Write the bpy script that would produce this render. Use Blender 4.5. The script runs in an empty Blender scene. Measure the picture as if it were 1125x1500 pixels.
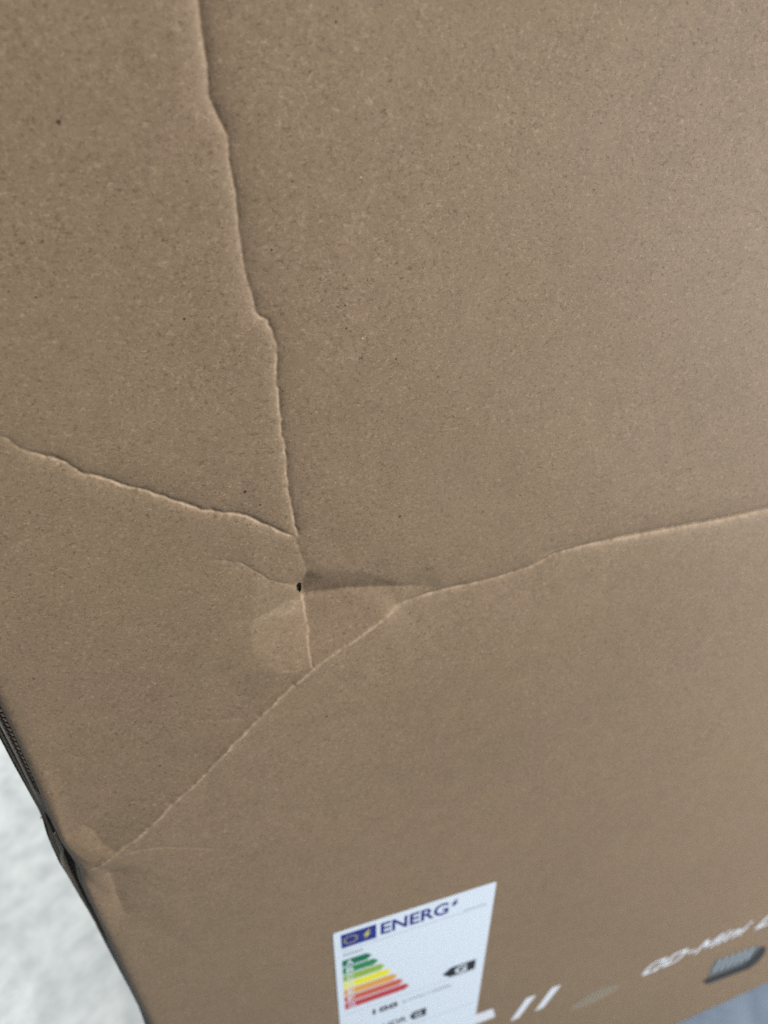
import bpy, bmesh, math, random
import numpy as np
from mathutils import Matrix, Vector, geometry

random.seed(7); rng = np.random.default_rng(7)
scene = bpy.context.scene
col = scene.collection

# ------------------------------------------------------------------ camera
# The box front stands upright in the plane y = 0; x runs along it, z is up.
F, CX, CY = 1127.0, 562.5, 750.0            # focal length and centre of the photograph in its own pixels
cv = np.array([0, 1600, 1127.0]); cv /= np.linalg.norm(cv)
cu = np.array([4340, 0, 1127.0]); cu[1] = -(cu[2]*cv[2])/cv[1]; cu /= np.linalg.norm(cu)
cn = np.cross(cu, cv)
DIST = 0.207                                # camera to box front, metres
EYE = 0.790                                 # camera height above the floor
def uv(x, y, n=0.0):                        # photograph pixel -> (x, depth below eye) on the plane y = n
    r = np.array([x-CX, y-CY, F]); t = (DIST+n)/(cn@r); P = r*t
    return float(P@cu), float(P@cv)

cam_d = bpy.data.cameras.new('camera'); cam = bpy.data.objects.new('camera', cam_d); col.objects.link(cam)
def w(cx, cy, cz):
    c = np.array([cx, cy, cz]); return (float(c@cu), float(c@cn), float(-(c@cv)))
X, Y, Z = w(1, 0, 0), w(0, -1, 0), w(0, 0, -1)
M = Matrix(((X[0], Y[0], Z[0], 0), (X[1], Y[1], Z[1], -DIST), (X[2], Y[2], Z[2], EYE), (0, 0, 0, 1)))
cam.matrix_world = M
cam_d.sensor_fit = 'VERTICAL'; cam_d.lens = 6.86; cam_d.sensor_height = 1500/F*6.86; cam_d.sensor_width = 1125/F*6.86
cam_d.clip_start = 0.01; cam_d.clip_end = 100
cam_d.dof.use_dof = True; cam_d.dof.focus_distance = 0.242; cam_d.dof.aperture_fstop = 2.6
scene.camera = cam

# ------------------------------------------------------------------ light
world = bpy.data.worlds.new('World'); scene.world = world; world.use_nodes = True
world.node_tree.nodes['Background'].inputs[0].default_value = (0.62, 0.78, 1.0, 1)
world.node_tree.nodes['Background'].inputs[1].default_value = 0.205
def area(name, loc, target, size, power, color):
    l = bpy.data.lights.new(name, 'AREA'); l.shape = 'RECTANGLE'; l.size = size[0]; l.size_y = size[1]
    l.energy = power; l.color = color
    o = bpy.data.objects.new(name, l); col.objects.link(o); o.location = loc
    o.rotation_euler = (Vector(target)-Vector(loc)).to_track_quat('-Z', 'Y').to_euler()
    return o
area('ceiling_or_fill_lamp', (0.62, -0.70, 1.95), (0.1, 0, 0.5), (0.4, 0.4), 24, (0.91, 0.955, 1.0))
area('ceiling_or_fill_lamp', (1.50, -0.92, 0.50), (0.3, 0, 0.35), (0.55, 0.55), 31, (0.88, 0.945, 1.0))  # low fill lamp added on the right to brighten the lower face
area('ceiling_or_fill_lamp', (-1.5, 1.9, 2.5), (-0.5, 0.6, 0), (1.2, 1.2), 118, (0.95, 0.99, 0.98))
scene.view_settings.view_transform = 'Standard'; scene.view_settings.look = 'None'
scene.view_settings.gamma = 1; scene.view_settings.exposure = 0
scene.cycles.use_denoising = False

# ------------------------------------------------------------------ helpers
def new_mat(name):
    m = bpy.data.materials.new(name); m.use_nodes = True
    nt = m.node_tree; return m, nt, nt.nodes['Principled BSDF']
def N_(nt, t, **kw):
    n = nt.nodes.new(t)
    for k, v in kw.items():
        if k in ('ins',):
            for i, x in v.items(): n.inputs[i].default_value = x
        else: setattr(n, k, v)
    return n
def flat_mat(name, rgb, rough=0.5, spec=0.4):
    m, nt, b = new_mat(name)
    no = N_(nt, 'ShaderNodeTexNoise', ins={'Scale': 900.0, 'Detail': 2.0})
    tc = N_(nt, 'ShaderNodeTexCoord'); nt.links.new(tc.outputs['Object'], no.inputs['Vector'])
    mr = N_(nt, 'ShaderNodeMapRange', ins={'To Min': 0.93, 'To Max': 1.07}); nt.links.new(no.outputs['Fac'], mr.inputs['Value'])
    mx = N_(nt, 'ShaderNodeMix', data_type='RGBA', blend_type='MULTIPLY'); mx.inputs['Factor'].default_value = 1
    mx.inputs[6].default_value = (*rgb, 1); nt.links.new(mr.outputs[0], mx.inputs[7]); nt.links.new(mx.outputs[2], b.inputs['Base Color'])
    b.inputs['Roughness'].default_value = rough; b.inputs['Specular IOR Level'].default_value = spec
    return m
def mesh_obj(name, verts, faces, mat, parent=None, smooth=False):
    me = bpy.data.meshes.new(name); me.from_pydata([tuple(v) for v in verts], [], [tuple(f) for f in faces]); me.update()
    if smooth: me.polygons.foreach_set('use_smooth', [True]*len(me.polygons))
    me.materials.append(mat)
    o = bpy.data.objects.new(name, me); col.objects.link(o)
    if parent: o.parent = parent
    return o
def tag(o, **kw):
    for k, v in kw.items(): o[k] = v
    return o
def box_mesh(name, lo, hi, mat, parent=None, bevel=0.0008):
    bm = bmesh.new(); bmesh.ops.create_cube(bm, size=1)
    for v in bm.verts:
        v.co = Vector([lo[i]+(v.co[i]+.5)*(hi[i]-lo[i]) for i in range(3)])
    bmesh.ops.bevel(bm, geom=bm.edges[:], offset=bevel, segments=2, affect='EDGES')
    me = bpy.data.meshes.new(name); bm.to_mesh(me); bm.free(); me.materials.append(mat)
    o = bpy.data.objects.new(name, me); col.objects.link(o)
    if parent: o.parent = parent
    return o

# ------------------------------------------------------------------ materials
def cardboard(name, base, wear=True, fib=1.0):
    m, nt, b = new_mat(name); L = nt.links.new
    tc = N_(nt, 'ShaderNodeTexCoord')
    def noise(scale, detail=3.0, rough=0.55, vec=None, dist=0.0, off=(0, 0, 0), sc=(1, 1, 1), rot=0):
        if scale > 200: scale = scale*1.35
        mp = N_(nt, 'ShaderNodeMapping'); mp.inputs['Location'].default_value = off; mp.inputs['Scale'].default_value = sc
        mp.inputs['Rotation'].default_value = (0, rot, 0)
        L(tc.outputs['Object'], mp.inputs['Vector'])
        n = N_(nt, 'ShaderNodeTexNoise', ins={'Scale': scale, 'Detail': detail, 'Roughness': rough, 'Distortion': dist})
        L(mp.outputs[0], n.inputs['Vector']); return n.outputs['Fac']
    def mr(x, a, b_, c, d):
        n = N_(nt, 'ShaderNodeMapRange', ins={'From Min': a, 'From Max': b_, 'To Min': c, 'To Max': d}); L(x, n.inputs['Value']); return n.outputs[0]
    def math_(op, x, y):
        n = N_(nt, 'ShaderNodeMath', operation=op)
        for i, q in enumerate((x, y)):
            if q is None: continue
            if isinstance(q, (int, float)): n.inputs[i].default_value = q
            else: L(q, n.inputs[i])
        return n.outputs[0]
    def fibres(scale, width, off, thresh, rot, mscale, st):
        # thin contour lines of a noise, kept only in short stretches: loose paper fibres
        f = noise(scale, 1.0, 0.4, dist=0.6, off=off, rot=rot, sc=(1, 1, st))
        line = mr(math_('ABSOLUTE', math_('SUBTRACT', f, 0.5), None), 0.0, width, 1.0, 0.0)
        mask = mr(noise(mscale, 1.0, 0.5, off=(off[1]+3, off[0], 5), rot=rot+0.9), thresh, thresh+0.06, 0.0, 1.0)
        return math_('MULTIPLY', line, mask)
    # overall tone: mottled clumps at several sizes
    tone = mr(noise(9, 3, off=(3, 1, 2)), 0.3, 0.7, 0.955, 1.045)
    tone = math_('MULTIPLY', tone, mr(noise(110, 4, 0.6, off=(1, 7, 2)), 0.25, 0.75, 0.92, 1.08))
    tone = math_('MULTIPLY', tone, mr(noise(480, 4, 0.7, off=(5, 7, 2), dist=0.8, sc=(1, 1, 1.8)), 0.25, 0.75, 0.84, 1.16))
    tone = math_('MULTIPLY', tone, mr(noise(1700, 3, 0.7, off=(5, 2, 9), sc=(1, 1, 1.9)), 0.25, 0.75, 0.84, 1.16))
    dark = math_('ADD', fibres(240, 0.04, (1, 2, 3), 0.56, 0.2, 420, 2.4), fibres(300, 0.04, (7, 2, 4), 0.57, 1.4, 380, 2.0))
    patch = mr(noise(24, 3, 0.6, off=(2, 8, 8)), 0.35, 0.65, 0.75, 1.15)
    dark = math_('ADD', dark, fibres(420, 0.06, (9, 5, 1), 0.56, 2.3, 560, 1.4))
    light = math_('ADD', fibres(280, 0.05, (4, 8, 3), 0.55, 0.2, 400, 2.2), fibres(330, 0.045, (2, 2, 9), 0.56, 2.0, 360, 1.2))
    light = math_('ADD', light, fibres(460, 0.06, (6, 5, 1), 0.55, 0.1, 600, 2.4))
    # specks: sparse voronoi dots with irregular size
    def specks(scale, r, keep, off):
        mp = N_(nt, 'ShaderNodeMapping'); mp.inputs['Location'].default_value = off; L(tc.outputs['Object'], mp.inputs['Vector'])
        dn = N_(nt, 'ShaderNodeTexNoise', ins={'Scale': 900.0, 'Detail': 1.0}); L(mp.outputs[0], dn.inputs['Vector'])
        ad = N_(nt, 'ShaderNodeVectorMath', operation='MULTIPLY_ADD'); L(dn.outputs['Color'], ad.inputs[0]); ad.inputs[1].default_value = (6e-4,)*3; L(mp.outputs[0], ad.inputs[2])
        v = N_(nt, 'ShaderNodeTexVoronoi', ins={'Scale': scale}); L(ad.outputs[0], v.inputs['Vector'])
        dot = mr(v.outputs['Distance'], r*0.6, r, 1.0, 0.0)
        sep = N_(nt, 'ShaderNodeSeparateColor'); L(v.outputs['Color'], sep.inputs[0])
        k = mr(sep.outputs[0], keep, keep+0.02, 0.0, 1.0)
        return math_('MULTIPLY', dot, math_('MULTIPLY', k, mr(sep.outputs[1], 0, 1, 0.3, 1.0)))
    dk = math_('ADD', specks(95, 0.065, 0.72, (1, 2, 3)), specks(200, 0.09, 0.78, (4, 2, 1)))
    lt = specks(150, 0.045, 0.86, (8, 3, 1))
    # mix
    hue = N_(nt, 'ShaderNodeMix', data_type='RGBA'); L(mr(noise(30, 3, off=(9, 9, 9)), 0.3, 0.7, 0, 1), hue.inputs['Factor'])
    hue.inputs[6].default_value = (base[0]*1.015, base[1]*0.995, base[2]*1.0, 1); hue.inputs[7].default_value = (base[0]*0.985, base[1]*1.0, base[2]*0.94, 1)
    c1 = N_(nt, 'ShaderNodeMix', data_type='RGBA', blend_type='MULTIPLY'); c1.inputs['Factor'].default_value = 1; L(hue.outputs[2], c1.inputs[6]); L(tone, c1.inputs[7])
    cd = N_(nt, 'ShaderNodeMix', data_type='RGBA'); L(math_('MULTIPLY', math_('MULTIPLY', dark, patch), 0.55*fib), cd.inputs['Factor']); L(c1.outputs[2], cd.inputs[6]); cd.inputs[7].default_value = (base[0]*0.36, base[1]*0.33, base[2]*0.3, 1)
    cl = N_(nt, 'ShaderNodeMix', data_type='RGBA'); L(math_('MULTIPLY', math_('MULTIPLY', light, patch), 0.37*fib), cl.inputs['Factor']); L(cd.outputs[2], cl.inputs[6]); cl.inputs[7].default_value = (base[0]*1.9, base[1]*1.95, base[2]*2.1, 1)
    c3 = N_(nt, 'ShaderNodeMix', data_type='RGBA'); L(math_('MULTIPLY', dk, 0.85*fib), c3.inputs['Factor']); L(cl.outputs[2], c3.inputs[6]); c3.inputs[7].default_value = (0.02, 0.014, 0.01, 1)
    c4 = N_(nt, 'ShaderNodeMix', data_type='RGBA'); L(math_('MULTIPLY', lt, 0.8*fib), c4.inputs['Factor']); L(c3.outputs[2], c4.inputs[6]); c4.inputs[7].default_value = (0.75, 0.68, 0.56, 1)
    out = c4.outputs[2]
    if wear:
        at = N_(nt, 'ShaderNodeAttribute', attribute_name='wear')
        wf = math_('MULTIPLY', at.outputs['Fac'], mr(noise(1300, 3, 0.7, off=(3, 9, 1), sc=(1.6, 1, 1)), 0.35, 0.62, 0.45, 1.4)); c5 = N_(nt, 'ShaderNodeMix', data_type='RGBA'); L(wf, c5.inputs['Factor']); L(out, c5.inputs[6]); c5.inputs[7].default_value = (base[0]*1.75, base[1]*1.8, base[2]*1.9, 1)
        out = c5.outputs[2]
    L(out, b.inputs['Base Color'])
    b.inputs['Roughness'].default_value = 0.62; b.inputs['Specular IOR Level'].default_value = 0.35
    hgt = math_('ADD', math_('MULTIPLY', noise(700, 4, 0.7, off=(2, 2, 2)), 0.6), math_('MULTIPLY', noise(2400, 2, 0.7, off=(3, 1, 1)), 0.4))
    hgt = math_('ADD', hgt, math_('MULTIPLY', math_('SUBTRACT', light, dark), 0.25))
    bp = N_(nt, 'ShaderNodeBump', ins={'Strength': 0.4, 'Distance': 0.00018}); L(hgt, bp.inputs['Height']); L(bp.outputs[0], b.inputs['Normal'])
    return m
KRAFT = (0.240, 0.1545, 0.0875)
m_card = cardboard('kraft_cardboard', KRAFT)
m_shade = cardboard('kraft_shade', (0.15, 0.11, 0.075), wear=False)  # kraft darkened in colour for the shade between and behind the layers
m_flute = cardboard('kraft_flute', (0.42, 0.33, 0.235), wear=False)
m_band = cardboard('kraft_band', (0.30, 0.235, 0.16), wear=False)
m_torn = flat_mat('torn_paper', (0.55, 0.40, 0.32), 0.8, 0.1)
m_white = flat_mat('label_paper', (0.74, 0.765, 0.79), 0.38)
def floor_mat(ca, cb):
    m, nt, b = new_mat('mottled_concrete'); L = nt.links.new
    tc = N_(nt, 'ShaderNodeTexCoord')
    n1 = N_(nt, 'ShaderNodeTexNoise', ins={'Scale': 11.0, 'Detail': 6.0, 'Roughness': 0.6, 'Distortion': 0.9}); L(tc.outputs['Object'], n1.inputs['Vector'])
    n2 = N_(nt, 'ShaderNodeTexNoise', ins={'Scale': 45.0, 'Detail': 3.0, 'Roughness': 0.5}); L(tc.outputs['Object'], n2.inputs['Vector'])
    mx = N_(nt, 'ShaderNodeMix', data_type='FLOAT', ins={0: 0.35}); L(n1.outputs['Fac'], mx.inputs[2]); L(n2.outputs['Fac'], mx.inputs[3])
    r = N_(nt, 'ShaderNodeValToRGB'); L(mx.outputs[0], r.inputs[0])
    r.color_ramp.elements[0].position = 0.38; r.color_ramp.elements[0].color = (*ca, 1)
    r.color_ramp.elements[1].position = 0.60; r.color_ramp.elements[1].color = (*cb, 1)
    L(r.outputs[0], b.inputs['Base Color']); b.inputs['Roughness'].default_value = 0.5
    bp = N_(nt, 'ShaderNodeBump', ins={'Strength': 0.15, 'Distance': 0.002}); L(n2.outputs['Fac'], bp.inputs['Height']); L(bp.outputs[0], b.inputs['Normal'])
    return m

# ------------------------------------------------------------------ floor
fl = mesh_obj('floor', [(-6, -6, 0), (6, -6, 0), (6, 6, 0), (-6, 6, 0)], [(0, 1, 2, 3)], floor_mat((0.40, 0.415, 0.405), (0.69, 0.69, 0.655))); fl['kind'] = 'structure'
fl2 = mesh_obj('floor_front_shade', [(-6, -6, 0.004), (6, -6, 0.004), (6, 0.04, 0.004), (-6, 0.04, 0.004)], [(0, 1, 2, 3)], floor_mat((0.17, 0.21, 0.265), (0.24, 0.285, 0.345))); fl2['kind'] = 'structure'  # darker bluish colour stands in for shade on the floor before the box

# ------------------------------------------------------------------ the box
BW, BH, BD, T = 1.22, 0.90, 0.165, 0.0065       # overall right edge, top, depth, board thickness
crate = bpy.data.objects.new('cardboard_box', None); col.objects.link(crate); crate.location = (0.5, 0.08, 0)
def adopt(o):
    o.parent = crate; o.matrix_parent_inverse = Matrix.Translation((-0.5, -0.08, 0)); return o
tag(crate, label='large brown cardboard box with creased, dented front and a white energy label', category='cardboard box')

# left outline of the front, measured down the box
edge_px = [(-60, 920), (-30, 981), (0, 1042), (20, 1083), (65, 1180), (84, 1222), (100, 1250), (117, 1275), (122, 1300), (140, 1340), (185, 1435), (217, 1500), (250, 1567)]
edge_uv = np.array([uv(*p) for p in edge_px])
def edge_u(v): return np.interp(v, edge_uv[:, 1], edge_uv[:, 0])
def bottom_v(u): return np.interp(u, [-0.1, 0.30, 0.35, 0.44, 0.52, 0.70, 1.3], [0.7845, 0.7845, 0.7815, 0.7675, 0.765, 0.782, 0.784])

# ---- crumpled facets: control points with heights in mm (+ towards the viewer)
nodes = [  # x, y in the photograph, height
    (442, 866, -5.6), (447, 886, -6.6), (450, 905, -4.2), (453, 930, -2.3), (457, 967, 0.4),   # 0-4 torn notch, going down
    (520, 871, -3.7), (600, 864, -1.1), (583, 889, -0.2), (542, 904, -0.9), (517, 932, 0.0),      # 5-9
    (402, 975, 0.75), (368, 952, 0.25), (366, 908, -0.25), (421, 857, -1.6), (395, 852, -0.9), (376, 839, -0.3), (330, 822, 0.0),  # 10-16
    (450, 838, -1.5), (434, 798, -0.6), (472, 849, -2.0), (530, 838, -0.5), (610, 800, 0.0), (700, 830, -0.3), (660, 868, -0.5),  # 17-23
    (380, 800, 0.1), (430, 740, -0.2), (500, 740, 0.0), (736, 850, -0.3), (640, 920, 0.2), (560, 990, 0.2), (430, 993, 0.0),  # 24-30
    (300, 960, 0.1), (380, 1040, -0.2), (480, 838, -1.0),  # 31-33
    # crushed lower left corner
    (117, 1275, 1.1), (140, 1263, 0.2), (170, 1241, -0.2), (100, 1222, 0.1), (118, 1210, -0.4), (150, 1232, -0.4),  # 34-39
    (132, 1284, 0.7), (163, 1278, -0.4), (180, 1335, -0.4), (160, 1385, 0.2), (216, 1238, -0.2), (263, 1239, -0.1), (200, 1290, 0.1), (220, 1200, 0.1), (142, 1345, 1.0), (105, 1250, 0.8)]
links = [(0, 1), (1, 2), (2, 3), (3, 4), (1, 5), (5, 6), (6, 7), (7, 9), (9, 4), (4, 10), (0, 13), (13, 14), (14, 15), (15, 16), (0, 19), (0, 17), (17, 18),
         (7, 23), (23, 27), (34, 35), (35, 36), (36, 44), (44, 45), (37, 38), (38, 39), (39, 36), (40, 41), (41, 42), (42, 43)]
P2 = [uv(a, b) for a, b, _ in nodes]; PH = [c*1e-3 for _, _, c in nodes]
nn = len(P2)
for a, b in [(0, 640), (0, 900), (60, 1100), (700, 1000), (800, 900), (800, 760), (600, 700), (400, 640), (250, 760), (260, 1120), (300, 1400), (230, 1480), (150, 1100), (60, 1000)]:
    P2.append(uv(a, b)); PH.append(0.0)
for c in [(-0.2, -0.1), (1.4, -0.1), (1.4, 1.0), (-0.2, 1.0)]: P2.append(c); PH.append(0.0)
vs, es, fs, ov, oe, of = geometry.delaunay_2d_cdt([Vector(p) for p in P2], links, [], 0, 1e-6)
vh = [(np.mean([PH[k] for k in o]) if o else None) for o in ov]
for i, h in enumerate(vh):                       # crossing points of links take the nearest control height
    if h is None: vh[i] = PH[int(np.argmin([(vs[i].x-p[0])**2+(vs[i].y-p[1])**2 for p in P2]))]

step = 0.00037
us = np.concatenate([np.arange(-0.0715, 0.16, step), np.arange(0.16, 0.33, step*1.7), np.arange(0.33, 0.5, 0.004), np.linspace(0.5, BW, 24)])
vv = np.concatenate([[-0.11, -0.08, -0.05, -0.03], np.arange(-0.02, 0.36, step), np.arange(0.36, 0.47, step*2), np.arange(0.47, 0.775, 0.004), [0.7785, 0.7815, 0.7835, 0.7845]])
# warp the columns near the left edge to the real outline, the last rows to the real bottom
GU, GV = np.meshgrid(us, vv)
wgt = np.clip(1-(GU+0.0715)/0.02, 0, 1)**2
GU = GU + wgt*(edge_u(GV)+0.0715)
wv = np.clip((GV-0.70)/0.0845, 0, 1)
GV = GV - wv*(0.7845-bottom_v(GU))
R, C = GU.shape
H = np.zeros_like(GU)
for f in fs:
    (x0, y0), (x1, y1), (x2, y2) = [(vs[k].x, vs[k].y) for k in f]
    if max(abs(vh[k]) for k in f) < 1e-9: continue
    d = (y1-y2)*(x0-x2)+(x2-x1)*(y0-y2)
    if abs(d) < 1e-14: continue
    m = (GU >= min(x0, x1, x2)) & (GU <= max(x0, x1, x2)) & (GV >= min(y0, y1, y2)) & (GV <= max(y0, y1, y2))
    a = ((y1-y2)*(GU[m]-x2)+(x2-x1)*(GV[m]-y2))/d; b = ((y2-y0)*(GU[m]-x2)+(x0-x2)*(GV[m]-y2))/d; c = 1-a-b
    ins = (a >= -1e-6) & (b >= -1e-6) & (c >= -1e-6)
    val = a*vh[f[0]]+b*vh[f[1]]+c*vh[f[2]]
    t = H[m]; t[ins] = val[ins]; H[m] = t
def smooth(A, k):
    for _ in range(k):
        B = A.copy(); B[1:-1, 1:-1] = (A[1:-1, 1:-1]*4 + A[:-2, 1:-1]+A[2:, 1:-1]+A[1:-1, :-2]+A[1:-1, 2:])/8; A = B
    return A
H = smooth(H, 20)
wear = np.zeros_like(H)  # scuffed fold lines; their pale colour also carries the highlight of the lit side

# ---- crease profiles: valley (or step) beside a jagged line
def vnoise(n, cell, seed):
    r = np.random.default_rng(seed); k = int(n/cell)+3
    return np.interp(np.arange(n)/cell, np.arange(k), r.uniform(-1, 1, k))
def crease(px, comps, fade=(0.1, 0.1), jag=0.00025, seed=1, wear_lit_w=0.0004, wear_lit_a=0.0, var=0.35, reach=0.03, soft=0.0):
    """comps: (height mm, width above/right mm, width below/left mm) - negative height is a valley"""
    global H, wear
    broad = [c for c in comps if max(c[1:]) > 4.5]
    if broad and len(comps) > len(broad):
        crease(px, broad, (max(fade[0], .12) if fade[0] else 0, max(fade[1], .12) if fade[1] else 0), 0, seed, var=0, reach=0.055)
        comps = [c for c in comps if c not in broad]
    P = np.array([uv(*p) for p in px]); seg = np.linalg.norm(np.diff(P, axis=0), axis=1); s = np.concatenate([[0], np.cumsum(seg)])
    n = max(4, int(s[-1]/0.0005)); q = np.linspace(0, s[-1], n); X = np.interp(q, s, P[:, 0]); Y = np.interp(q, s, P[:, 1])
    # round the corners a little, then add the ragged breaks of the paper
    dx, dy = np.gradient(X), np.gradient(Y); L = np.hypot(dx, dy)+1e-12
    off = jag*(0.55*vnoise(n, 2.5, seed)+0.7*vnoise(n, 6, seed+6)+0.8*vnoise(n, 14, seed+1)); X = X - dy/L*off; Y = Y + dx/L*off
    amp = 1+var*vnoise(n, 7, seed+2)+0.5*var*vnoise(n, 2.5, seed+3)
    tt = q/s[-1]
    f0, f1 = fade
    env = np.clip(tt/max(f0, 1e-6), 0, 1)*np.clip((1-tt)/max(f1, 1e-6), 0, 1); env = env**0.7
    m = (GU > X.min()-reach) & (GU < X.max()+reach) & (GV > Y.min()-reach) & (GV < Y.max()+reach)
    gu, gv = GU[m], GV[m]
    best = np.full(gu.shape, 1e9); sd = np.zeros_like(best); am = np.zeros_like(best); bi = np.zeros(best.shape, int)
    for i in range(n-1):
        ax, ay, bx, by = X[i], Y[i], X[i+1], Y[i+1]
        ex, ey = bx-ax, by-ay; l2 = ex*ex+ey*ey
        near = np.nonzero((np.abs(gu-ax) < reach) & (np.abs(gv-ay) < reach))[0]
        if not len(near): continue
        pu, pv = gu[near]-ax, gv[near]-ay
        t = np.clip((pu*ex+pv*ey)/l2, 0, 1)
        d = np.hypot(pu-t*ex, pv-t*ey)
        k = d < best[near]; kk = near[k]
        best[kk] = d[k]; bi[kk] = i; sgn = np.sign(ex*pv-ey*pu)[k]; sd[kk] = d[k]*np.where(sgn == 0, 1, sgn)
        am[kk] = (amp[i]*env[i]*(1-t)+amp[i+1]*env[i+1]*t)[k]
    hh = np.zeros_like(best)
    for A, wa, wb in comps:
        ww = np.where(sd < 0, wa, wb)*1e-3; x = np.abs(sd)
        if soft: x = np.sqrt(x*x+(soft*1e-3)**2)-soft*1e-3
        hh += A*1e-3*am*np.exp(-x/ww)*np.clip((reach*0.95-np.abs(sd))/(reach*0.3), 0, 1)
    if var == 0:
        B = np.zeros_like(H); B[m] = hh; i0 = np.nonzero(m.any(1))[0]; j0 = np.nonzero(m.any(0))[0]
        sl = (slice(max(i0[0]-2, 0), i0[-1]+3), slice(max(j0[0]-2, 0), j0[-1]+3)); H[sl] += smooth(B[sl], 30)
    else:
        H[m] += hh
    if wear_lit_a:
        wn = np.clip(0.75+0.6*vnoise(n, 1.5, seed+9)+0.35*vnoise(n, 6.0, seed+8), 0.15, 1.5); wr = 1.35*wear_lit_a*wn[np.clip(bi, 0, n-1)]*np.clip(am, 0, 1.2)*np.exp(-((sd-wear_lit_w*0.6)/wear_lit_w)**2); wear[m] = np.maximum(wear[m], wr)

C1a = [(288, -60), (290, 0), (297, 50), (303, 90), (305, 140), (318, 168), (332, 200), (340, 250), (348, 310), (353, 360), (362, 405), (372, 440), (376, 462)]
crease(C1a, [(-0.85, 3.4, 2.8)], fade=(0.0, 0.02), jag=0.00022, seed=3, var=0.06)
crease([(286, -60), (290, 0), (297, 50), (303, 90), (305, 140), (318, 168), (332, 200)], [(-0.45, 2.0, 1.5)], fade=(0.0, 0.15), jag=0.0001, seed=5, var=0.1)
crease(C1a, [(-0.20, 0.8, 0.6)], fade=(0.0, 0.02), jag=0.00022, seed=3, wear_lit_a=0.20, var=0.5)
C1b = [(372, 455), (382, 466), (392, 469), (398, 482), (404, 505), (405, 560), (409, 600), (416, 650), (421, 700), (427, 745), (437, 788)]
crease(C1b, [(-0.60, 3.4, 2.2)], fade=(0.02, 0.02), jag=0.0004, seed=11, var=0.06)
crease(C1b, [(-0.30, 0.7, 0.7)], fade=(0.02, 0.02), jag=0.0004, seed=11, wear_lit_a=0.42, wear_lit_w=0.00045, var=0.6)
crease([(434, 785), (436, 800), (444, 822), (450, 838), (445, 858)], [(-0.25, 1.8, 1.5)], fade=(0.1, 0.1), jag=0.0003, seed=17, wear_lit_a=0.30)
C3 = [(-10, 634), (12, 645), (28, 659), (74, 671), (98, 680), (119, 694), (164, 704), (190, 713), (221, 721), (262, 737), (303, 749), (352, 755), (388, 768), (409, 780), (433, 787)]
crease(C3, [(-0.95, 0.7, 1.2), (-0.60, 5.0, 7.0)], fade=(0.2, 0.02), jag=0.00038, seed=21, wear_lit_a=1.0, wear_lit_w=0.0005, var=0.4)
crease([(299, 822), (320, 821), (354, 825), (376, 839), (395, 852), (421, 857), (437, 868)], [(-0.34, 0.7, 2.0)], fade=(0.3, 0.02), jag=0.0003, seed=31, wear_lit_a=0.33)
crease([(445, 880), (448, 897), (450, 910), (453, 922), (451, 945), (456, 966), (459, 974)], [(-0.15, 0.8, 0.5), (0.16, 0.3, 0.5)], fade=(0.05, 0.02), jag=0.0004, seed=37, wear_lit_a=1.0, wear_lit_w=0.0004)
crease([(404, 976), (430, 973), (457, 966)], [(-0.3, 3.0, 0.5)], fade=(0.3, 0.05), seed=39, wear_lit_a=0.15)
crease([(445, 863), (458, 856), (472, 849)], [(-0.3, 0.8, 0.6)], fade=(0.1, 0.3), seed=41, wear_lit_a=0.30)
crease([(447, 886), (480, 879), (520, 871), (568, 866), (600, 864), (645, 862)], [(-0.7, 4.0, 0.9), (-0.8, 7.0, 4.0)], fade=(0.02, 0.6), jag=0.0002, seed=43)
C2 = [(560, 899), (583, 889), (612, 880), (660, 868), (700, 859), (736, 850), (786, 833), (816, 816), (861, 804), (912, 793), (962, 783), (1012, 774), (1062, 765), (1125, 751), (1220, 731), (1300, 712)]
crease(C2, [(-0.85, 0.8, 1.3), (-2.1, 9.0, 16.0)], fade=(0.08, 0.14), jag=0.00006, soft=0.25, seed=51, wear_lit_a=0.55, wear_lit_w=0.0007, var=0.2, reach=0.04)
crease([(866, 803), (912, 793), (962, 783), (1062, 765), (1125, 751), (1220, 731), (1300, 712)], [(-1.05, 0.9, 1.7)], fade=(0.15, 0.2), jag=0.00004, soft=0.3, seed=53, wear_lit_a=0.85, wear_lit_w=0.0011, var=0.15)
crease([(790, 826), (808, 812), (830, 804), (864, 800)], [(-0.25, 0.7, 0.9)], fade=(0.2, 0.2), jag=0.0001, seed=55, wear_lit_a=0.22)
DG = [(583, 889), (568, 899), (543, 915), (517, 932), (488, 948), (458, 967), (428, 993)][::-1]
crease(DG, [(0.85, 0.9, 1.5), (-0.15, 0.5, 0.4)], fade=(0.02, 0.1), jag=0.00012, seed=61, wear_lit_a=0.80, wear_lit_w=0.0009, var=0.2)
crease([(117, 1274), (138, 1265), (170, 1241), (209, 1210), (248, 1171), (306, 1117), (373, 1046), (430, 991), (458, 967), (517, 932), (568, 900), (583, 889)], [(3.6, 24.0, 24.0)], fade=(0.08, 0.25), jag=0, var=0, seed=69, reach=0.06)
DG2 = [(117, 1274), (138, 1265), (156, 1252), (170, 1241), (209, 1210), (248, 1171), (279, 1143), (306, 1117), (334, 1087), (373, 1046), (402, 1016), (430, 991)]
crease(DG2, [(0.75, 0.8, 1.2), (-0.15, 0.5, 0.4)], fade=(0.05, 0.02), jag=0.00035, seed=71, wear_lit_a=0.62, wear_lit_w=0.0009, var=0.35, reach=0.04)
crease([(177, 1243), (216, 1238), (240, 1237), (263, 1239), (300, 1242), (340, 1247)], [(-0.30, 0.7, 1.1)], fade=(0.15, 0.5), jag=0.0002, seed=77, wear_lit_a=0.42)
crease([(118, 1206), (136, 1214), (150, 1232), (178, 1243)], [(-0.7, 12, 3.2)], fade=(0.1, 0.1), var=0.1, seed=79)
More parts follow.
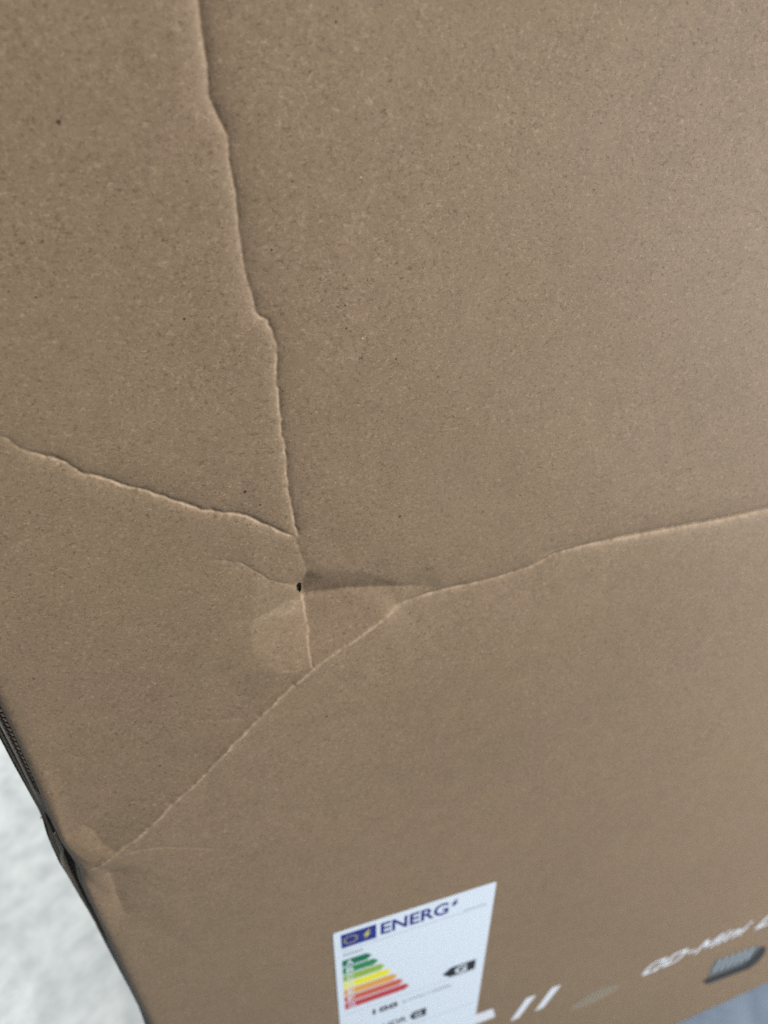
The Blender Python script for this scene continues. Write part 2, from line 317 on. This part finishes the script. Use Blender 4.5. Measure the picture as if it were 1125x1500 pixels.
crease([(160, 1272), (165, 1292), (176, 1325), (188, 1345)], [(-0.9, 12, 3.6)], fade=(0.05, 0.4), var=0.1, seed=81)
crease([(280, 1050), (330, 1048), (365, 1042)], [(-0.15, 0.8, 1.2)], fade=(0.4, 0.2), seed=83, wear_lit_a=0.12)
crease([(335, 1093), (352, 1078), (372, 1072)], [(-0.15, 0.8, 1.2)], fade=(0.2, 0.4), seed=85, wear_lit_a=0.15)

# rolled left edge, broad unevenness of the board, and the ghost of the flutes
de = GU-edge_u(GV)
H -= 0.0022*np.exp(-de/0.0016)
H += 0.0005*np.sin(GU*17+1.0)*np.sin(GV*13+0.6)*np.clip((0.42-GV)/0.1, 0, 1) + 0.00022*np.sin(GU*61+2*np.sin(GV*23))*np.sin(GV*47+1)*np.clip((0.40-GV)/0.1, 0, 1)
lowf = np.zeros_like(H)
for k in range(14):
    a = rng.uniform(0, 6.28); fq = rng.uniform(120, 420); lowf += np.sin((GU*np.cos(a)+GV*np.sin(a))*fq+rng.uniform(0, 6.28))/fq
H += lowf*0.0022*np.clip((0.47-GV)/0.05, 0, 1)
db = bottom_v(GU)-GV
H -= 0.003*np.exp(-np.clip(db, 0, 1)/0.003)

def height(u, v):                              # surface height at a point, for things stuck on it
    i = np.argmin(np.abs(vv-v)); j = np.argmin(np.abs(us-u)); return float(H[i, j])

front_v = np.stack([GU.ravel(), -H.ravel(), EYE-GV.ravel()], 1)
idx = np.arange(R*C).reshape(R, C)
quads = np.stack([idx[:-1, :-1], idx[1:, :-1], idx[1:, 1:], idx[:-1, 1:]], -1)
# the torn notch: a real hole through the face
hole = np.array([uv(*p) for p in [(437, 868), (441, 864), (446, 866), (446, 878), (443, 881), (439, 875)]])
qc_u = (GU[:-1, :-1]+GU[1:, 1:])/2; qc_v = (GV[:-1, :-1]+GV[1:, 1:])/2
inside = np.zeros(qc_u.shape, bool); mm = (qc_u > hole[:, 0].min()) & (qc_u < hole[:, 0].max()) & (qc_v > hole[:, 1].min()) & (qc_v < hole[:, 1].max())
hx, hy = qc_u[mm], qc_v[mm]; ins = np.zeros(hx.shape, bool); j = len(hole)-1
for i in range(len(hole)):
    xi, yi = hole[i]; xj, yj = hole[j]
    c = ((yi > hy) != (yj > hy)) & (hx < (xj-xi)*(hy-yi)/(yj-yi+1e-15)+xi); ins ^= c; j = i
inside[mm] = ins
quads = quads[~inside].reshape(-1, 4)
me = bpy.data.meshes.new('front_panel')
me.vertices.add(len(front_v)); me.vertices.foreach_set('co', front_v.astype(np.float32).ravel())
me.loops.add(len(quads)*4); me.loops.foreach_set('vertex_index', quads.astype(np.int32).ravel())
me.polygons.add(len(quads)); me.polygons.foreach_set('loop_start', np.arange(0, len(quads)*4, 4, dtype=np.int32))
me.update(calc_edges=True); me.polygons.foreach_set('use_smooth', np.ones(len(quads), bool))
at = me.attributes.new('wear', 'FLOAT', 'POINT'); at.data.foreach_set('value', np.clip(wear, 0, 1).astype(np.float32).ravel())
me.materials.append(m_card)
front = bpy.data.objects.new('front_panel', me); col.objects.link(front); adopt(front)

# board behind the printed face, other walls
ZT = EYE+0.11
adopt(box_mesh('inner_liner', (-0.058, 0.0062, 0.008), (BW-0.004, 0.0072, ZT-0.004), m_shade))
adopt(box_mesh('back_panel', (-0.060, BD-T, 0.004), (BW, BD, ZT), m_card))
adopt(box_mesh('side_panel', (-0.0555, 0.030, 0.004), (-0.049, BD-T-0.0005, ZT), m_card))
adopt(box_mesh('side_panel', (BW-T, 0.0078, 0.004), (BW-0.0005, BD-T-0.0005, ZT), m_card))
adopt(box_mesh('top_panel', (-0.058, 0.001, ZT+0.0005), (BW, BD, ZT+T), m_card))
adopt(box_mesh('bottom_panel', (-0.048, 0.0078, 0.004), (BW-T-0.001, BD-T-0.0005, 0.004+T), m_card))

# ---- raw corrugated edges showing along the left side
# each: outline in the photograph and the depth behind the face at which it lies
def rail(px, n):
    q = np.array([uv(a, b, n) for a, b in px]); return q[:, 1], q[:, 0]
outer_px = [(-60, 972), (-30, 1026), (0, 1083), (20, 1121), (57, 1187), (62, 1200), (68, 1222), (76, 1241), (86, 1262), (100, 1284), (122, 1322), (137, 1347), (142, 1358), (165, 1402), (200, 1467), (213, 1503), (246, 1570)]
OV, OU = rail(outer_px, 0.011)
vs_l = np.arange(-0.11, 0.7840, 0.0012)
uo = np.interp(vs_l, OV, OU)
# above the picture and below it the outline simply runs on
ue = edge_u(vs_l)
def wob(cell, a, seed): return a*vnoise(len(vs_l), cell, seed)
# opening between the layers where the corner is crushed
gap = np.exp(-((vs_l-0.298)/0.022)**2)
def ribbon(name, u_edge, y, width, thick, mat, label=None):
    """sheet standing behind the face, its raw edge at u_edge, running back to the right"""
    n = len(vs_l); V_ = []
    for i in range(n):
        z = EYE-vs_l[i]; u = u_edge[i]; yy = y[i]
        V_ += [(u, yy, z), (u, yy+thick, z), (u+width, yy+thick+0.0004, z), (u+width, yy+0.0004, z)]
    Fc = []
    for i in range(n-1):
        for k in range(4):
            a, b = 4*i+k, 4*i+(k+1) % 4; Fc.append((a, b, b+4, a+4))
    Fc += [(0, 1, 2, 3), (4*n-1, 4*n-2, 4*n-3, 4*n-4)]
    o = mesh_obj(name, V_, Fc, mat); adopt(o)
    if label: o['label'] = label
    return o
def fluting(ua, ub, y0, y1, pitch, width, mat):
    """wavy inner sheet between two liners: the row of small openings seen on the raw edge"""
    zz = np.arange(-0.11, 0.7835, pitch/8); n = len(zz); ph = np.arange(n)/8*2*math.pi
    ym = np.interp(zz, vs_l, (y0+y1)/2); ya = np.interp(zz, vs_l, (y1-y0)/2)
    sn = np.sin(ph); yy = ym+ya*0.9*sn; ue_ = np.interp(zz, vs_l, ua)*(0.5-0.45*sn)+np.interp(zz, vs_l, ub)*(0.5+0.45*sn); V_ = []
    for i in range(n):
        z = EYE-zz[i]; V_ += [(ue_[i], yy[i], z), (ue_[i]+width, yy[i], z), (ue_[i]+width, yy[i]+0.00022, z), (ue_[i], yy[i]+0.00022, z)]
    Fc = []
    for i in range(n-1):
        for k in range(4):
            a, b = 4*i+k, 4*i+(k+1) % 4; Fc.append((a, b, b+4, a+4))
    o = mesh_obj('fluting', V_, Fc, mat); adopt(o); return o
one = np.ones(len(vs_l))
up = uo/(1+0.011/DIST)                           # outline carried forward to the face
def stand(f, y): return (ue+f*(up-ue))*(1+y/DIST)
sm = lambda lo, hi: np.clip((vs_l-lo)/(hi-lo), 0, 1)**2*(3-2*np.clip((vs_l-lo)/(hi-lo), 0, 1))
crush = sm(0.262, 0.278)                         # from here down the layers have come apart
yA, yB, yC, yD = 0.0016*one, 0.0048*one, 0.0080*one, 0.0110*one
fB = 0.46*(1-crush)+0.10*crush
uA = stand(0.02*one, yA); uB = stand(fB, yB)+wob(12, .0001, 3); uC = stand(0.78*one+0.10*crush, yC)+wob(15, .00013, 5); uD = stand(one, yD)+wob(18, .00010, 7)
def band(name, u_l, u_r, y_l, y_r, thick, mat, label=None):
    n = len(vs_l); V_ = []
    for i in range(n):
        z = EYE-vs_l[i]; V_ += [(u_l[i], y_l[i], z), (u_l[i]+0.0001, y_l[i]+thick, z), (u_r[i], y_r[i]+thick, z), (u_r[i], y_r[i], z)]
    Fc = []
    for i in range(n-1):
        for k in range(4):
            p, q_ = 4*i+k, 4*i+(k+1) % 4; Fc.append((p, q_, q_+4, p+4))
    Fc += [(0, 1, 2, 3), (4*n-1, 4*n-2, 4*n-3, 4*n-4)]
    o = mesh_obj(name, V_, Fc, mat); adopt(o)
    if label: o['label'] = label
    return o
mid = crush*(1-sm(0.37, 0.46))                   # the opening is widest below the tear and closes again
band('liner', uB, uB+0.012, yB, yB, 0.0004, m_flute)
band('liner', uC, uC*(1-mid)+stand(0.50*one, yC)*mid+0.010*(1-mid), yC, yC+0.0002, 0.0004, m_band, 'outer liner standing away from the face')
band('liner', uD, ue+0.006, yD, yD+0.030, 0.0005, m_shade)
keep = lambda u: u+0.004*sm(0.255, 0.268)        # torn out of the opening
fluting(keep(uA+0.0002), keep(uB+0.0007), yA+0.0002, yB-0.0001, 0.0026, 0.005, m_shade)
fluting(keep(uB+0.0004), keep(uC+0.0006), yB+0.0006, yC-0.0001, 0.0022, 0.005, m_shade)
fluting(uC+0.0006, uD+0.0008, yC+0.0006, yD-0.0001, 0.0031, 0.004, m_shade)
# bent strip of liner bridging the opening, and the torn flake
def strip(name, px, wmm, mat, n0, n1, label):
    V_ = []; k = len(px)
    for i, (a, b) in enumerate(px):
        n = n0+(n1-n0)*i/(k-1); u, v = uv(a, b, n); ww = wmm*1e-3*(0.6+0.4*math.sin(3.1*i/(k-1)))
        V_ += [(u-ww, n, EYE-v), (u+ww, n+0.0006, EYE-v), (u+ww, n+0.0011, EYE-v), (u-ww, n+0.0005, EYE-v)]
    Fc = []
    for i in range(k-1):
        for j in range(4):
            a, b = 4*i+j, 4*i+(j+1) % 4; Fc.append((a, b, b+4, a+4))
    Fc += [(0, 1, 2, 3), (4*k-1, 4*k-2, 4*k-3, 4*k-4)]
    o = mesh_obj(name, V_, Fc, mat, smooth=False); adopt(o); o['label'] = label
strip('torn_liner', [(80, 1222), (86, 1236), (91, 1247), (90, 1258), (94, 1270)], 0.7, m_flute, 0.0036, 0.0060, 'bent strip of liner hanging in the open gap')
strip('torn_flake', [(57, 1184), (60, 1189), (63, 1193), (60, 1200)], 0.55, m_torn, 0.0085, 0.0100, 'small pale torn flake on the crushed side')

# ------------------------------------------------------------------ printing
def hang(o, parent):
    o.parent = parent; o.matrix_parent_inverse = Matrix.Translation((-0.5, -0.08, 0)) if parent is crate else Matrix.Identity(4); return o
def poly(name, pts, mat, parent, lift, thick=0.00006):
    """flat print on the box: pts in (u, v)"""
    n = len(pts); V_ = [(p[0], -(lift+thick), EYE-p[1]) for p in pts]+[(p[0], -lift, EYE-p[1]) for p in pts]
    a = sum(pts[i][0]*pts[(i+1) % n][1]-pts[(i+1) % n][0]*pts[i][1] for i in range(n))
    f = list(range(n)) if a < 0 else list(range(n))[::-1]
    Fc = [tuple(f), tuple(k+n for k in f[::-1])]+[(f[i], f[(i+1) % n], f[(i+1) % n]+n, f[i]+n) for i in range(n)]
    o = mesh_obj(name, V_, Fc, mat)
    return hang(o, parent)
def text(name, s, u0, v_base, width, cap, mat, parent, lift, shear=0.0, bold=0.0, slope=0.0, spacing=1.0):
    c = bpy.data.curves.new(name, 'FONT'); c.body = s; c.size = 1; c.offset = bold; c.space_character = spacing
    to = bpy.data.objects.new(name+'_tmp', c); col.objects.link(to)
    dg = bpy.context.evaluated_depsgraph_get(); me = bpy.data.meshes.new_from_object(to.evaluated_get(dg))
    bpy.data.objects.remove(to)
    n = len(me.vertices); co = np.empty(n*3); me.vertices.foreach_get('co', co); co = co.reshape(n, 3)
    x0, x1 = co[:, 0].min(), co[:, 0].max(); capn = 0.70
    x = (co[:, 0]-x0)/(x1-x0)*width; y = co[:, 1]/capn*cap
    u = u0+x+shear*y; v = v_base-y+slope*x
    me.vertices.foreach_set('co', np.stack([u, np.full(n, -lift), EYE-v], 1).ravel()); me.update()
    me.materials.clear(); me.materials.append(mat); me.name = name
    o = bpy.data.objects.new(name, me); col.objects.link(o); return hang(o, parent)
LL = 0.00025                                      # label face stands this far off the board
Lu0, Lu1, Lv0, Lv1 = 0.0368, 0.1330, 0.4250, 0.6170
def lt(x, y): return (Lu0+x*1e-3*(1), Lv0+y*1e-3+0.0*x)      # label millimetres -> (u, v)
def rounded(u0, v0, u1, v1, r, k=5):
    pts = []
    for cx_, cy_, a0 in ((u1-r, v0+r, -90), (u1-r, v1-r, 0), (u0+r, v1-r, 90), (u0+r, v0+r, 180)):
        for i in range(k+1):
            a = math.radians(a0+90*i/k); pts.append((cx_+r*math.cos(a), cy_+r*math.sin(a)))
    return pts
label = poly('energy_label', rounded(Lu0, Lv0, Lu1, Lv1, 0.0012), m_white, crate, 0.00010, LL-0.00010)
label['label'] = 'white energy label sticker with coloured efficiency arrows'
def sub(o): return o
def lab(name, pts, mat, lift=LL+0.00003): return sub(poly(name, pts, mat, label, lift, 0.00004))
m_blue = flat_mat('ink_blue', (0.012, 0.022, 0.20)); m_black = flat_mat('ink_black', (0.012, 0.014, 0.016)); m_grey = flat_mat('ink_grey', (0.34, 0.37, 0.40))
m_lblue = flat_mat('ink_pale_blue', (0.50, 0.53, 0.62))
q = lambda x0, y0, x1, y1: [lt(x0, y0), lt(x1, y0), lt(x1, y1), lt(x0, y1)]
lab('flag_panel', q(4.2, 4.2, 24.4, 19.0), m_blue)
m_gold = flat_mat('ink_gold', (0.62, 0.52, 0.12))
def star(cx_, cy_, r):
    return [lt(cx_+(r if i % 2 == 0 else r*0.42)*math.sin(i*math.pi/5), cy_-(r if i % 2 == 0 else r*0.42)*math.cos(i*math.pi/5)) for i in range(10)]
for i in range(12):
    a = i*math.pi/6; lab('flag_star', star(9.6+3.6*math.sin(a), 11.6-3.9*math.cos(a), 0.85), m_gold, LL+0.00010)
# plug and bolt sign in the right half of the panel
lab('bolt_sign', [lt(19.6, 7.4), lt(16.6, 12.4), lt(18.6, 12.4), lt(17.4, 16.4), lt(21.2, 10.8), lt(19.1, 10.8), lt(21.0, 7.4)], m_gold, LL+0.00010)
sub(text('lettering', 'ENERG', Lu0+0.0270, Lv0+0.0172, 0.0405, 0.0118, m_blue, label, LL+0.00008, bold=0.022))
lab('bolt_sign', [lt(71.6, 5.4), lt(68.8, 9.6), lt(70.6, 9.6), lt(69.8, 13.0), lt(73.6, 8.6), lt(71.6, 8.6), lt(73.0, 5.4)], m_blue)
lab('rule_line', q(4, 22.4, 92, 22.8), m_grey)
lab('rule_line', q(4, 102.0, 92, 102.3), m_grey)
for x in np.arange(4.8, 16.5, 1.5): lab('small_print', q(x, 26.2, x+1.0, 28.6), m_grey)
for x in np.arange(77.0, 91, 1.5): lab('small_print', q(x, 20.2, x+0.9, 21.2), m_grey)
cols = [(0.0, 0.16, 0.055), (0.035, 0.23, 0.07), (0.30, 0.44, 0.05), (0.86, 0.76, 0.02), (0.76, 0.35, 0.06), (0.62, 0.11, 0.055), (0.52, 0.045, 0.05)]
y0 = 33.0; hgt_, pitch_ = 7.6, 9.05
for i, cc in enumerate(cols):
    L_ = 21.5+4.0*i; ya = y0+i*pitch_
    ar = lab('class_arrow', [lt(4, ya), lt(L_-3.0, ya), lt(L_, ya+hgt_/2), lt(L_-3.0, ya+hgt_), lt(4, ya+hgt_)], flat_mat('ink_class_%d' % i, cc))
    ar['label'] = '%s arrow of class %s' % (['dark green', 'green', 'light green', 'yellow', 'orange', 'red orange', 'red'][i], 'ABCDEFG'[i])
    sub(text('class_letter', 'ABCDEFG'[i], Lu0+0.0062, Lv0+(ya+6.4)*1e-3, 0.0042, 0.0052, m_white, label, LL+0.00012, bold=0.02))
ay = 87.2
lab('rating_arrow', [lt(67.5, ay+6.3), lt(73.0, ay), lt(90.0, ay), lt(90.0, ay+12.6), lt(73.0, ay+12.6)], m_black)['label'] = 'black arrow pointing left with the letter G'
sub(text('rating_letter', 'G', Lu0+0.0762, Lv0+(ay+10.6)*1e-3, 0.0080, 0.0088, m_white, label, LL+0.00012, bold=0.03))
sub(text('lettering', '188', Lu0+0.0215, Lv0+0.1150, 0.0165, 0.0068, m_black, label, LL+0.00008, bold=0.02))
sub(text('lettering', 'kWh/1000h', Lu0+0.0415, Lv0+0.1140, 0.0330, 0.0048, m_grey, label, LL+0.00008))
# high dynamic range row, cut by the lower edge of the photograph
lab('rating_arrow', [lt(46.5, 137.5), lt(49.0, 132.0), lt(58.0, 132.0), lt(58.0, 143), lt(49.0, 143)], m_black)['label'] = 'small black arrow beside the letters HDR'
sub(text('rating_letter', 'G', Lu0+0.0500, Lv0+0.1408, 0.0050, 0.0064, m_white, label, LL+0.00012, bold=0.02))
sub(text('lettering', 'HDR', Lu0+0.0280, Lv0+0.1415, 0.0165, 0.0078, m_black, label, LL+0.00008, bold=0.01))
lab('rule_line', q(4, 150.0, 92, 150.3), m_grey)

m_ink = flat_mat('white_print', (0.74, 0.72, 0.72), 0.6)
m_ink2 = flat_mat('faint_print', (0.36, 0.30, 0.215), 0.6)
def pp(name, px, mat, lift=0.00012, lab_=None):
    o = poly(name, [uv(*p) for p in px], mat, crate, lift, 0.00005)
    if lab_: o['label'] = lab_
    return o
pp('printed_bar', [(686, 1490), (722, 1477), (725, 1489), (686, 1504)], m_ink, lab_='white horizontal bar beside the label')
pp('printed_slash', [(747, 1496), (760, 1490), (785, 1457), (771, 1462)], m_ink, lab_='white slanted stroke nearer the label')
pp('printed_slash', [(783, 1481), (796, 1475), (822, 1442), (808, 1447)], m_ink, lab_='white slanted stroke farther from the label')
tu, tv = uv(936, 1431)
te = uv(1099, 1362)
wd = te[0]-tu
sl_ = (te[1]-tv)/wd
def stroke_word(word, u0, v0, width, cap, label_):
    """heavy slanted sans letters laid down stroke by stroke, each stroke a hair above the last"""
    W = {'Q': 1.08, 'D': 1.05, '-': .55, 'M': 1.15, 'i': .26, 'n': .72, 'L': .78, 'E': .82}; st = 0.22; gap = 0.16
    tot = sum(W[c] for c in word)+gap*(len(word)-1); k = width/tot/cap; V_, F_ = [], []; x = 0; ns = 0
    def add(pts, ring=None):
        nonlocal ns
        b0 = len(V_); lift = 0.00018+0.000006*ns; ns += 1
        for (px_, py_) in pts:
            X_ = (x+px_)*k*cap; Y_ = py_*cap; V_.append((u0+X_+0.42*Y_, -lift, EYE-(v0-Y_+sl_*X_)))
        n = len(pts)
        if ring: F_.extend([(b0+i, b0+(i+1) % ring, b0+ring+(i+1) % ring, b0+ring+i) for i in range(ring)])
        else: F_.append(tuple(range(b0, b0+n)))
    rc = lambda x0, y0, x1, y1: [(x0, y0), (x1, y0), (x1, y1), (x0, y1)]
    for c in word:
        w_ = W[c]
        if c in 'QD':
            o_, i_ = [], []
            for j in range(28):
                a_ = 2*math.pi*j/28; e = 0.62 if c == 'Q' else (0.62 if math.cos(a_) > 0 else 0.2)
                cx_, sy_ = math.copysign(abs(math.cos(a_))**e, math.cos(a_)), math.copysign(abs(math.sin(a_))**e, math.sin(a_))
                o_.append((w_/2+w_/2*cx_, .5+.5*sy_)); i_.append((w_/2+(w_/2-st*1.05)*cx_, .5+(.5-st*.85)*sy_))
            add(o_+i_, 28)
            if c == 'Q': add([(w_*.62, .26), (w_*.78, .34), (w_*1.0, -.02), (w_*.82, -.04)])
        elif c == '-': add(rc(.05, .36, w_-.05, .54))
        elif c == 'M':
            add(rc(0, 0, st, 1)); add(rc(w_-st, 0, w_, 1)); add([(st*.9, 1), (w_/2, .42), (w_/2, .14), (st*.9, .66)]); add([(w_-st*.9, 1), (w_/2+.003, .42), (w_/2+.003, .14), (w_-st*.9, .66)])
        elif c == 'i': add(rc(0, 0, st, .72)); add(rc(0, .82, st, 1.0))
        elif c == 'n': add(rc(0, 0, st, .72)); add([(st, .56), (st, .72), (w_*.75, .72), (w_, .58), (w_, 0), (w_-st, 0), (w_-st, .52), (w_*.7, .56)])
        elif c == 'L': add(rc(0, 0, st, 1)); add(rc(st, 0, w_, .19))
        elif c == 'E': add(rc(0, 0, st, 1)); [add(rc(st, y_, w_, y_+.19)) for y_ in (0, .405, .81)]
        x += w_+gap
    o = mesh_obj('lettering', V_, F_, m_ink); hang(o, crate); o['label'] = label_
stroke_word('QD-Mini', tu, tv+0.0005, wd-0.009, 0.0180, 'white slanted lettering reading QD-Mini')
lu, lv = uv(1104, 1362)
stroke_word('LED', lu, lv+0.0005, 0.052, 0.0180, 'white slanted lettering LED running out of the picture')
for k in range(11):
    x = 838+k*6.4; y = 1474-k*2.9; t_ = math.sin(math.pi*(k+0.7)/11.4)
    pp('printed_stroke', [(x-2, y+4+5*t_), (x+1.2, y+3+5*t_), (x+5+3*t_, y-3-8*t_), (x+2.6+3*t_, y-2-8*t_)], m_ink2)
m_ik = flat_mat('icon_grey', (0.13, 0.135, 0.125)); m_idk = flat_mat('icon_black', (0.022, 0.02, 0.018))
ic = pp('screen_icon', [(1036, 1430), (1048, 1406), (1076, 1397), (1108, 1385), (1117, 1388), (1096, 1409), (1062, 1424)], m_ik, lab_='printed grey screen with thick black lower frame')
for k in range(6):
    a0 = 1044+k*9.5; b0 = 1424-k*3.6
    poly('icon_streak', [uv(*p) for p in [(a0, b0), (a0+3.4, b0-1.2), (a0+14, b0-20), (a0+10.8, b0-19)]], m_grey, ic, 0.00018, 0.00002)
fr = poly('icon_frame', [uv(*p) for p in [(1030, 1436), (1033, 1441), (1040, 1440), (1096, 1419), (1108, 1411), (1119, 1398), (1122, 1389), (1119, 1385), (1112, 1389), (1098, 1405), (1086, 1413), (1040, 1431)]], m_idk, ic, 0.00022, 0.00005)
